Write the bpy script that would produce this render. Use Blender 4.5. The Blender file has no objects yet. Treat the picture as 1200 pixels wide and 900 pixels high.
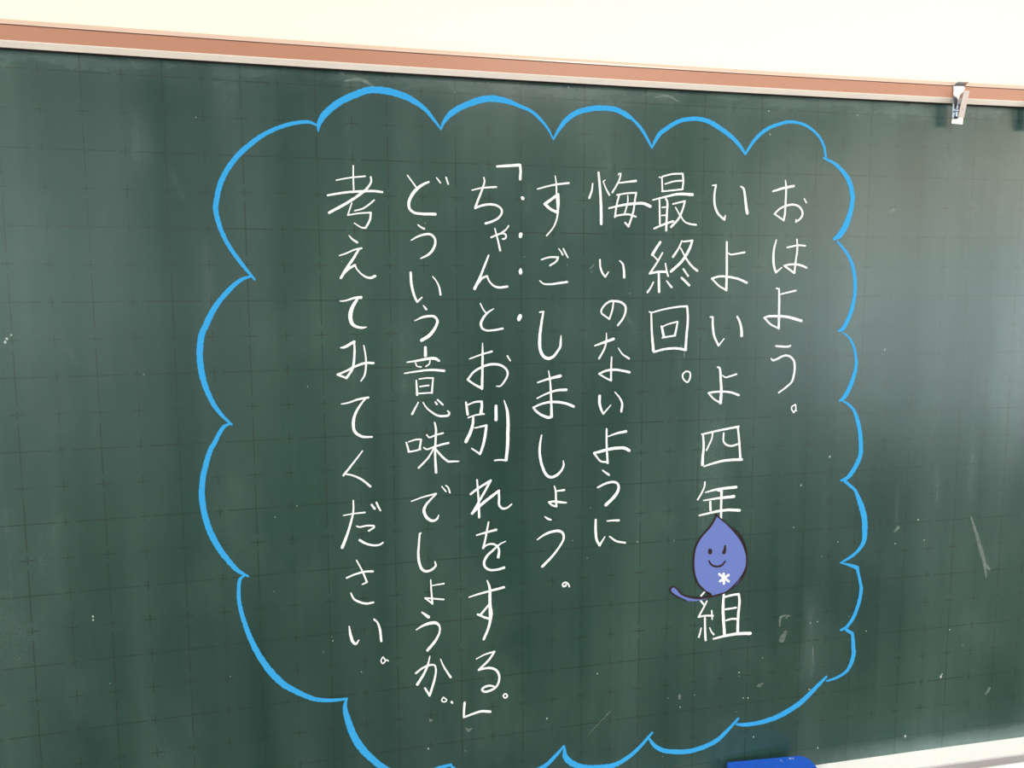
import bpy, bmesh, math, random
from mathutils import Matrix, Vector
from mathutils.geometry import tessellate_polygon

S = bpy.context.scene
COL = S.collection

# ---------------------------------------------------------------- camera, world, lights, exposure
CAM_LOC = (-0.38557, -1.26323, 1.76370)
CAM_AXES = ((0.969251, -0.246039, -0.004245), (0.031192, 0.105729, 0.993906), (-0.244091, -0.963476, 0.110153))
CAM_LENS = 29.8527
CURVE = -0.023888
Z0 = 2.05                                   # height of the first printed grid line of the board
EXPOSURE = -0.17
WINDOW_RIGHT = 68.0                        # daylight through the window wall
WINDOW_LEFT = 58.0                          # weaker daylight from the corridor side
CEILING = 54.0
REAR_SHEEN = 50.0  # added light for sheen on the left of the board

cam = bpy.data.objects.new('camera', bpy.data.cameras.new('camera'))
COL.objects.link(cam)
cam.matrix_world = Matrix((
    (CAM_AXES[0][0], CAM_AXES[1][0], CAM_AXES[2][0], CAM_LOC[0]),
    (CAM_AXES[0][1], CAM_AXES[1][1], CAM_AXES[2][1], CAM_LOC[1]),
    (CAM_AXES[0][2], CAM_AXES[1][2], CAM_AXES[2][2], CAM_LOC[2]),
    (0, 0, 0, 1)))
cam.data.sensor_width = 36.0
cam.data.lens = CAM_LENS
cam.data.clip_start = 0.02
S.camera = cam
S.view_settings.view_transform = 'Standard'
S.view_settings.look = 'None'
S.view_settings.exposure = EXPOSURE
S.view_settings.gamma = 1.0
S.view_settings.use_curve_mapping = False

w = bpy.data.worlds.new('sky'); S.world = w
w.use_nodes = True
w.node_tree.nodes['Background'].inputs[0].default_value = (0.75, 0.87, 1.0, 1)
w.node_tree.nodes['Background'].inputs[1].default_value = 1.0

RX, LX, BY, CZ = 2.75, -4.3, -7.2, 3.0      # room: right wall, left wall, rear wall, ceiling
WIN_R = [(-1.15, -2.45), (-2.85, -4.15)]
WIN_L = [(-1.6, -3.2), (-3.6, -5.2), (-5.5, -7.0)]
WZ0, WZM, WZ1 = 1.05, 2.10, 2.65     # above WZM an added warm light tints the board's upper sheen
REAR = (-3.7, -1.7, 1.15, 2.85)  # unseen rear opening, added for the sheen light behind it
LZ0, LZ1 = 1.25, 2.45

def area(name, loc, rot, sx, sy, power, color):
    d = bpy.data.lights.new(name, 'AREA'); d.shape = 'RECTANGLE'; d.size = sx; d.size_y = sy
    d.energy = power; d.color = color
    o = bpy.data.objects.new(name, d); COL.objects.link(o)
    o.location = loc; o.rotation_euler = rot
    return o

for k, (y0, y1) in enumerate(WIN_R):        # daylight just outside each window
    area('window_daylight', (RX + 0.16, (y0 + y1) / 2, (WZ0 + WZM) / 2), (0, math.pi / 2, 0),
         WZM - WZ0, abs(y1 - y0), WINDOW_RIGHT * (WZM - WZ0) / (WZ1 - WZ0), (0.90, 0.98, 1.0))
    area('window_curtain_light', (RX + 0.16, (y0 + y1) / 2, (WZM + WZ1) / 2), (0, math.pi / 2, 0),
         WZ1 - WZM, abs(y1 - y0), WINDOW_RIGHT * (WZ1 - WZM) / (WZ1 - WZ0), (1.0, 0.86, 0.60))  # warm light added for sheen; no curtain hangs here
for k, (y0, y1) in enumerate(WIN_L):
    area('corridor_daylight', (LX - 0.16, (y0 + y1) / 2, (LZ0 + LZ1) / 2), (0, -math.pi / 2, 0),
         LZ1 - LZ0, abs(y1 - y0), WINDOW_LEFT, (0.92, 0.97, 1.0))
area('garden_daylight', ((REAR[0] + REAR[1]) / 2, BY - 0.2, (REAR[2] + REAR[3]) / 2), (math.pi / 2, 0, 0),
     REAR[1] - REAR[0], REAR[3] - REAR[2], REAR_SHEEN, (0.80, 1.0, 0.90))  # added behind the rear wall to put sheen on the board's left
ADDED_LAMPS = [(-2.2, -1.9, 1.0), (0.6, -1.9, 1.0), (-2.2, -4.5, 0.6)]  # front pair lifts the tray, rear one added for upper-left board sheen
for x, y, k in ADDED_LAMPS:                       # unseen lamps added to brighten tray and board
    area('ceiling_lamp_light', (x, y, CZ - 0.06), (0, 0, 0), 0.25, 1.3, CEILING * k, (1.0, 0.96, 0.88))

# ---------------------------------------------------------------- helpers
def tag(o, label=None, cat=None, group=None, kind=None):
    if label: o['label'] = label
    if cat: o['category'] = cat
    if group: o['group'] = group
    if kind: o['kind'] = kind
    return o

def empty(name, loc, parent=None):
    o = bpy.data.objects.new(name, None); COL.objects.link(o)
    o.empty_display_size = 0.05
    o.location = loc
    if parent: o.parent = parent
    return o

def obj(name, bm, m, parent=None, origin=None, smooth=False):
    """link a bmesh given in room coordinates as one mesh; origin = its parent's place (or its own)"""
    og = Vector(origin) if origin is not None else Vector((0, 0, 0))
    bmesh.ops.translate(bm, verts=bm.verts, vec=-og)
    bm.normal_update()
    me = bpy.data.meshes.new(name)
    bm.to_mesh(me); bm.free()
    for mm in (m if isinstance(m, (list, tuple)) else [m]): me.materials.append(mm)
    if smooth:
        for p in me.polygons: p.use_smooth = True
    o = bpy.data.objects.new(name, me); COL.objects.link(o)
    if parent: o.parent = parent
    else: o.location = og
    return o

def box(bm, x0, x1, y0, y1, z0, z1, bevel=0.0, mi=0):
    vs = [bm.verts.new((x, y, z)) for x in (x0, x1) for y in (y0, y1) for z in (z0, z1)]
    fs = [bm.faces.new([vs[i] for i in f]) for f in ((0, 1, 3, 2), (4, 6, 7, 5), (0, 4, 5, 1), (2, 3, 7, 6), (0, 2, 6, 4), (1, 5, 7, 3))]
    for f in fs: f.material_index = mi
    if bevel:
        es = list({e for f in fs for e in f.edges})
        bmesh.ops.bevel(bm, geom=es, offset=bevel, segments=2, profile=0.5, affect='EDGES')

def yb(x): return CURVE * x * x             # the board is gently concave

class Mat:
    """small node-tree writer"""
    def __init__(self, name, base=(0.8, 0.8, 0.8), rough=0.5, metal=0.0, spec=0.5, coat=0.0):
        self.m = bpy.data.materials.new(name); self.m.use_nodes = True
        self.t = self.m.node_tree; self.b = self.t.nodes['Principled BSDF']
        self.b.inputs['Base Color'].default_value = (*base, 1)
        self.b.inputs['Roughness'].default_value = rough
        self.b.inputs['Metallic'].default_value = metal
        self.b.inputs['Specular IOR Level'].default_value = spec
        self.b.inputs['Coat Weight'].default_value = coat
    def n(self, kind, **kw):
        x = self.t.nodes.new(kind)
        for k, v in kw.items(): setattr(x, k, v)
        return x
    def link(self, a, b): self.t.links.new(a, b)
    def math(self, op, a, b=None, c=None, clamp=False):
        x = self.n('ShaderNodeMath', operation=op, use_clamp=clamp)
        for i, v in enumerate((a, b, c)):
            if v is None: continue
            if isinstance(v, (int, float)): x.inputs[i].default_value = v
            else: self.link(v, x.inputs[i])
        return x.outputs[0]
    def coords(self):
        tc = self.n('ShaderNodeTexCoord'); sp = self.n('ShaderNodeSeparateXYZ')
        self.link(tc.outputs['Object'], sp.inputs[0])
        return tc.outputs['Object'], sp.outputs
    def noise(self, vec, scale, detail=3.0, rough=0.55, stretch=(1, 1, 1), off=(0, 0, 0)):
        mp = self.n('ShaderNodeMapping'); mp.inputs['Scale'].default_value = stretch; mp.inputs['Location'].default_value = off
        self.link(vec, mp.inputs[0])
        x = self.n('ShaderNodeTexNoise'); x.inputs['Scale'].default_value = scale
        x.inputs['Detail'].default_value = detail; x.inputs['Roughness'].default_value = rough
        self.link(mp.outputs[0], x.inputs['Vector'])
        return x.outputs['Fac']
    def ramp(self, f, lo, hi, a=0.0, b=1.0):
        x = self.n('ShaderNodeMapRange'); x.clamp = True
        self.link(f, x.inputs[0])
        for i, v in enumerate((lo, hi, a, b)): x.inputs[i + 1].default_value = v
        return x.outputs[0]
    def mix(self, f, a, b, blend='MIX'):
        x = self.n('ShaderNodeMix', data_type='RGBA', blend_type=blend)
        for i, v in ((0, f), (6, a), (7, b)):
            if isinstance(v, (int, float)): x.inputs[i].default_value = v
            elif isinstance(v, tuple): x.inputs[i].default_value = (*v, 1)
            else: self.link(v, x.inputs[i])
        return x.outputs[2]
    def base(self, s): self.link(s, self.b.inputs['Base Color']); return self
    def bump(self, h, strength, dist=0.001):
        x = self.n('ShaderNodeBump'); x.inputs['Strength'].default_value = strength; x.inputs['Distance'].default_value = dist
        self.link(h, x.inputs['Height']); self.link(x.outputs[0], self.b.inputs['Normal'])

# ---------------------------------------------------------------- materials
# wiped chalk still faintly on the board: centre x and height, half width, half height, lean
HAZE = [(0.2136, 1.6367, 0.0062, 0.0274, 0.001), (0.6319, 1.3832, 0.0042, 0.041, 0.01), (0.7825, 1.443, 0.011, 0.0658, 0.038), (0.7111, 1.4127, 0.0084, 0.0348, 0.058), (0.4695, 1.1745, 0.0137, 0.0763, 0.025), (0.4724, 1.1226, 0.0089, 0.0419, 0.105), (-0.536, 1.9075, 0.005, 0.0213, 0.324), (-0.5824, 1.9661, 0.0136, 0.0408, 0.016), (-0.501, 1.7786, 0.0101, 0.0553, -0.008), (0.1217, 1.7222, 0.0063, 0.0187, 0.718), (-0.6791, 1.6779, 0.004, 0.0134, 0.244), (0.8167, 1.2816, 0.0077, 0.0323, 0.467), (-0.039, 1.8981, 0.0059, 0.0258, -0.086)]

def board_material(zbase):
    M = Mat('green_chalkboard', rough=0.25, spec=0.42)
    vec, xyz = M.coords()
    u = M.math('MULTIPLY_ADD', xyz[0], 10.0, 6.5)
    v = M.math('MULTIPLY_ADD', xyz[2], -10.0, (Z0 - zbase) * 10.0)
    def near(c):   # distance to the nearest whole and half line
        fr = M.math('FRACT', M.math('ADD', c, 50.5))
        d_int = M.math('ABSOLUTE', M.math('SUBTRACT', fr, 0.5))
        return d_int, M.math('SUBTRACT', 0.5, d_int)
    du, dhu = near(u); dv, dhv = near(v)
    W = 0.0095
    lt = lambda a, b: M.math('LESS_THAN', a, b)
    gt = lambda a, b: M.math('GREATER_THAN', a, b)
    mul = lambda a, b: M.math('MULTIPLY', a, b)
    mx = lambda a, b: M.math('MAXIMUM', a, b)
    v_solid = mul(lt(du, W), mx(gt(dhv, 0.13), lt(dhv, 0.055)))
    h_solid = mul(lt(dv, W), mx(gt(dhu, 0.12), lt(dhu, 0.055)))
    v_tick = mul(lt(dhu, W), mx(lt(dhv, 0.075), lt(dv, 0.07)))
    h_tick = mul(lt(dhv, W), mx(lt(dhu, 0.075), lt(du, 0.08)))
    dot = lambda c: lt(M.math('ABSOLUTE', M.math('SUBTRACT', M.math('FRACT', M.math('ADD', M.math('MULTIPLY', c, 10.0), 500.5)), 0.5)), 0.12)
    dots = M.math('MULTIPLY', mx(mul(lt(dhu, W), dot(v)), mul(lt(dhv, W), dot(u))), 0.45)
    grid = mx(mx(mx(v_solid, h_solid), mx(v_tick, h_tick)), dots)
    wear = M.ramp(M.noise(vec, 9.0, 2.0), 0.3, 0.7, 0.6, 1.0)
    grid = mul(grid, wear)
    # board green with broad patches, vertical eraser streaks and fine grain
    patch = M.ramp(M.noise(vec, 2.2, 3.0), 0.35, 0.68)
    streak = M.ramp(M.noise(vec, 5.0, 2.0, 0.5, (2.4, 1, 0.22)), 0.36, 0.74)
    thin = M.ramp(M.noise(vec, 40.0, 3.0, 0.6, (2.0, 1, 0.05)), 0.42, 0.75)
    smear = M.ramp(M.noise(vec, 5.0, 4.0, 0.6, (1.0, 1, 0.7), (3, 0, 5)), 0.52, 0.8)
    grain = M.ramp(M.noise(vec, 900.0, 2.0), 0.3, 0.75)
    col = M.mix(patch, BOARD_A, BOARD_B)
    dust = M.math('ADD', mul(streak, 0.032), M.math('ADD', mul(thin, 0.005), mul(smear, 0.034)))
    dust = mul(dust, M.math('MULTIPLY_ADD', grain, 0.5, 0.75))
    # chalk dust that settled just above the tray, and wiped-off dust under the top frame
    edge = M.noise(vec, 14.0, 4.0, 0.65, (1, 1, 0.35))
    low = M.ramp(M.math('ADD', xyz[2], M.math('MULTIPLY', edge, -0.022)), -0.008 + 0.9175 - zbase, 0.016 + 0.9175 - zbase, 1.0, 0.0)
    low = mul(low, M.ramp(xyz[0], 0.42, 0.75))
    topn = M.noise(vec, 16.0, 4.0, 0.65, (0.6, 1, 1.6))
    top = mul(M.ramp(xyz[2], 2.035 - zbase, 2.062 - zbase), M.ramp(topn, 0.35, 0.85))
    dust = M.math('ADD', dust, M.math('ADD', mul(low, 0.15), mul(top, 0.10)), clamp=True)
    wiped = None
    brush = M.ramp(M.noise(vec, 45.0, 3.0, 0.6, (2.0, 1, 0.25), (7, 0, 2)), 0.30, 0.70, 0.35, 1.0)
    for hx, hz, ax, az, lean in HAZE:
        dz = M.math('SUBTRACT', xyz[2], hz - zbase)
        dx = M.math('SUBTRACT', M.math('SUBTRACT', xyz[0], hx), M.math('MULTIPLY', dz, lean * -1.0))
        e = M.math('ADD', M.math('POWER', M.math('MULTIPLY', dx, 1 / ax), 2.0), M.math('POWER', M.math('MULTIPLY', dz, 1 / az), 4.0))
        e = M.math('EXPONENT', M.math('MULTIPLY', e, -1.0))
        wiped = e if wiped is None else mx(wiped, e)
    dust = M.math('ADD', dust, M.math('MULTIPLY', mul(wiped, brush), 0.030), clamp=True)
    col = M.mix(dust, col, (0.52, 0.68, 0.68))
    col = M.mix(mul(grid, 0.66), col, (0.012, 0.02, 0.016))
    M.base(col)
    M.link(M.math('ADD', M.math('MULTIPLY', dust, 0.6), 0.25), M.b.inputs['Roughness'])
    M.bump(grain, 0.06, 0.0004)
    return M.m

BOARD_A, BOARD_B = (0.006, 0.031, 0.028), (0.016, 0.049, 0.042)

def chalk_material(name, color, gaps=0.25, rough=0.9):
    M = Mat(name, color, rough, spec=0.2)
    vec, xyz = M.coords()
    g = M.ramp(M.noise(vec, 1500.0, 2.0), 0.30, 0.52, gaps, 0.0)
    M.base(M.mix(g, color, (0.10, 0.14, 0.12)))
    return M.m

def plain(name, base, rough=0.5, metal=0.0, spec=0.5, var=0.06, scale=30.0, stretch=(1, 1, 1), coat=0.0):
    M = Mat(name, base, rough, metal, spec, coat)
    vec, xyz = M.coords()
    f = M.noise(vec, scale, 3.0, 0.55, stretch)
    dark = tuple(c * (1 - var) for c in base); light = tuple(min(1, c * (1 + var)) for c in base)
    M.base(M.mix(f, dark, light))
    return M.m

M_wall = plain('cream_wall_paint', (0.85, 0.80, 0.635), 0.75, var=0.015, scale=6)
M_room = plain('white_room_paint', (0.80, 0.79, 0.74), 0.8, var=0.02, scale=4)
M_floor = plain('wood_floor', (0.20, 0.125, 0.07), 0.45, var=0.2, scale=5, stretch=(1, 12, 1))
M_ceiling = plain('ceiling_board', (0.82, 0.82, 0.80), 0.9, var=0.03, scale=20)
M_alu = plain('window_aluminium', (0.62, 0.63, 0.65), 0.35, 0.9)
M_frame = plain('terracotta_anodised_frame', (0.36, 0.165, 0.108), 0.42, 0.0, 0.5, var=0.03, scale=40, stretch=(0.2, 1, 1))
M_lip_shine = plain('pale_frame_lip', (0.94, 0.88, 0.83), 0.30, 0.0, 0.6, var=0.02, scale=40, stretch=(0.2, 1, 1))  # bright reflection along the lower lip put into a paler colour
M_under_shade = plain('dark_seam', (0.02, 0.016, 0.014), 0.8)  # black line of shadow under the frame, put into the colour
M_upper_lip_shine = plain('pink_frame_edge', (0.58, 0.42, 0.35), 0.28, 0.0, 0.6, var=0.02, scale=40, stretch=(0.2, 1, 1))  # reflection on the upper lip put into a lighter colour
M_groove_shade = plain('brown_groove', (0.14, 0.07, 0.05), 0.7)  # shadow inside the frame groove, put into the colour
M_tray = plain('white_tray', (0.95, 0.95, 0.96), 0.35, var=0.03, scale=20, stretch=(0.3, 1, 1))
M_trayg = plain('grey_tray_groove', (0.42, 0.40, 0.42), 0.5, var=0.08, scale=30, stretch=(0.2, 1, 1))
M_steel = plain('bright_steel', (0.62, 0.67, 0.75), 0.18, 1.0, var=0.03, scale=60)
M_satin = plain('satin_steel', (0.33, 0.275, 0.255), 0.45, 0.4, var=0.04, scale=80)  # duller pinkish reflection on the clip lever put into its colour
M_hole = plain('dark_rivet', (0.03, 0.03, 0.035), 0.5)
M_white = chalk_material('white_chalk', (0.78, 0.80, 0.84))
M_blue = chalk_material('blue_chalk', (0.026, 0.272, 0.60), 0.12)
def rubbed(name, color, a0=0.10, a1=0.34, sc=120.0):
    M = Mat(name, color, 0.9, spec=0.2)
    vec, xyz = M.coords()
    M.link(M.ramp(M.noise(vec, sc, 2.0), 0.30, 0.75, a0, a1), M.b.inputs['Alpha'])
    return M.m
M_smudge = rubbed('rubbed_chalk', (0.38, 0.45, 0.43))
M_speck = plain('chalk_crumb', (0.34, 0.40, 0.38), 0.9, var=0.2, scale=300)
M_leaf = plain('periwinkle_blue_card', (0.104, 0.148, 0.405), 0.85, spec=0.2, var=0.02)
M_ink = plain('dark_brown_ink', (0.022, 0.011, 0.012), 0.7, spec=0.2)
M_star = plain('white_ink', (0.90, 0.90, 0.92), 0.7, spec=0.2)
M_eraser = plain('blue_eraser_shell', (0.012, 0.10, 0.60), 0.38, var=0.14, scale=90)
M_felt = plain('dark_felt', (0.03, 0.035, 0.06), 0.95, var=0.3, scale=300)
M_added_lamp = plain('white_lamp_housing', (0.8, 0.8, 0.8), 0.5)

# ---------------------------------------------------------------- the room
WY = 0.03                                    # face of the front wall
def struct(name, bm, m, origin=(0, 0, 0)): return tag(obj(name, bm, m, None, origin), kind='structure')

bm = bmesh.new(); box(bm, LX - 0.2, RX + 0.2, WY, WY + 0.15, 0, CZ); struct('wall_front', bm, M_wall)
bm = bmesh.new()
box(bm, LX - 0.2, RX + 0.2, BY - 0.15, BY, 0, REAR[2]); box(bm, LX - 0.2, RX + 0.2, BY - 0.15, BY, REAR[3], CZ)
box(bm, LX - 0.2, REAR[0], BY - 0.15, BY, REAR[2], REAR[3]); box(bm, REAR[1], RX + 0.2, BY - 0.15, BY, REAR[2], REAR[3])
struct('wall_rear', bm, M_room)
bm = bmesh.new(); box(bm, LX - 0.2, RX + 0.2, BY - 0.15, WY + 0.15, -0.1, 0); struct('floor', bm, M_floor)
bm = bmesh.new(); box(bm, LX - 0.2, RX + 0.2, BY - 0.15, WY + 0.15, CZ, CZ + 0.1); struct('ceiling', bm, M_ceiling)

def side_wall(name, x0, x1, wins, z0, z1):
    bm = bmesh.new()
    box(bm, x0, x1, BY, WY, 0, z0); box(bm, x0, x1, BY, WY, z1, CZ)
    ys = [WY] + [q for wn in wins for q in wn] + [BY]
    for i in range(0, len(ys), 2): box(bm, x0, x1, ys[i + 1], ys[i], z0, z1)
    struct(name, bm, M_room)
side_wall('wall_right', RX, RX + 0.12, WIN_R, WZ0, WZ1)
side_wall('wall_left', LX - 0.12, LX, WIN_L, LZ0, LZ1)
k = 0
for x, wins, z0, z1 in ((RX + 0.05, WIN_R, WZ0, WZ1), (LX - 0.05, WIN_L, LZ0, LZ1)):
    for y0, y1 in wins:
        k += 1; bm = bmesh.new(); t = 0.035
        box(bm, x - .02, x + .02, y1, y0, z0, z0 + t); box(bm, x - .02, x + .02, y1, y0, z1 - t, z1)
        for yy in (y0 - t, (y0 + y1) / 2 - t / 2, y1): box(bm, x - .02, x + .02, yy, yy + t, z0 + t, z1 - t)
        struct('window_%d' % k, bm, M_alu)

k += 1; bm = bmesh.new(); t = 0.04; y = BY - 0.06  # rear window frame, added to go with the sheen light
box(bm, REAR[0], REAR[1], y - .02, y + .02, REAR[2], REAR[2] + t); box(bm, REAR[0], REAR[1], y - .02, y + .02, REAR[3] - t, REAR[3])
for xx in (REAR[0], (REAR[0] + REAR[1] - t) / 2, REAR[1] - t): box(bm, xx, xx + t, y - .02, y + .02, REAR[2] + t, REAR[3] - t)
struct('window_%d' % k, bm, M_alu)

# ---------------------------------------------------------------- chalkboard: panel, frame, tray
XB0, XB1 = -1.80, 1.80
NX = 72
XS = [XB0 + (XB1 - XB0) * i / NX for i in range(NX + 1)]
BASE = (0.0, 0.0, 0.90)
board = empty('chalkboard', BASE)
tag(board, 'long green gridded chalkboard with white chalk handwriting inside a blue chalk cloud', 'chalkboard')

def sweep(bm, prof, mats=None):
    """sweep a closed profile of (distance in front of the board, height) along the curve of the board"""
    rings = [[bm.verts.new((x, yb(x) - d if d > -0.5 else WY, z)) for d, z in prof] for x in XS]
    n = len(prof)
    for a, b in zip(rings, rings[1:]):
        for i in range(n):
            f = bm.faces.new((a[i], a[(i + 1) % n], b[(i + 1) % n], b[i]))
            if mats: f.material_index = mats[i]
    bm.faces.new(rings[0]); bm.faces.new(list(reversed(rings[-1])))
    bmesh.ops.recalc_face_normals(bm, faces=bm.faces)

bm = bmesh.new()                             # writing surface, curved
sweep(bm, [(0.0, 0.9085), (0.0, 2.076), (-0.012, 2.076), (-0.012, 0.9085)])
obj('writing_panel', bm, board_material(BASE[2]), board, BASE)

bm = bmesh.new()                             # aluminium top frame
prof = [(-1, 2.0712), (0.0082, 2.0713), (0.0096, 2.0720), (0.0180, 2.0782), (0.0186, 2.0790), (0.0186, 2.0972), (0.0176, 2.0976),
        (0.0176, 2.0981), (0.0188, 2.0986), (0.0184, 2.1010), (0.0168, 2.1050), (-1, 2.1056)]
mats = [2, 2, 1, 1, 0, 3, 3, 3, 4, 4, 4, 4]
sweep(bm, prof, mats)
fr = obj('top_frame', bm, [M_frame, M_lip_shine, M_under_shade, M_groove_shade, M_upper_lip_shine], board, BASE)
fr['label'] = 'terracotta top frame with pale lips'

bm = bmesh.new()                             # chalk tray
prof = [(-1, 0.9165), (0.0480, 0.9165), (0.0495, 0.9140), (0.0740, 0.9140), (0.0755, 0.9185), (0.0800, 0.9195), (0.0890, 0.9170), (0.0920, 0.9100),
        (0.0900, 0.8900), (-1, 0.8900)]
mats = [0, 1, 1, 1, 0, 0, 0, 0, 0, 0]
sweep(bm, prof, mats)
obj('chalk_tray', bm, [M_tray, M_trayg], board, BASE)['label'] = 'white chalk tray with grey groove'

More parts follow.
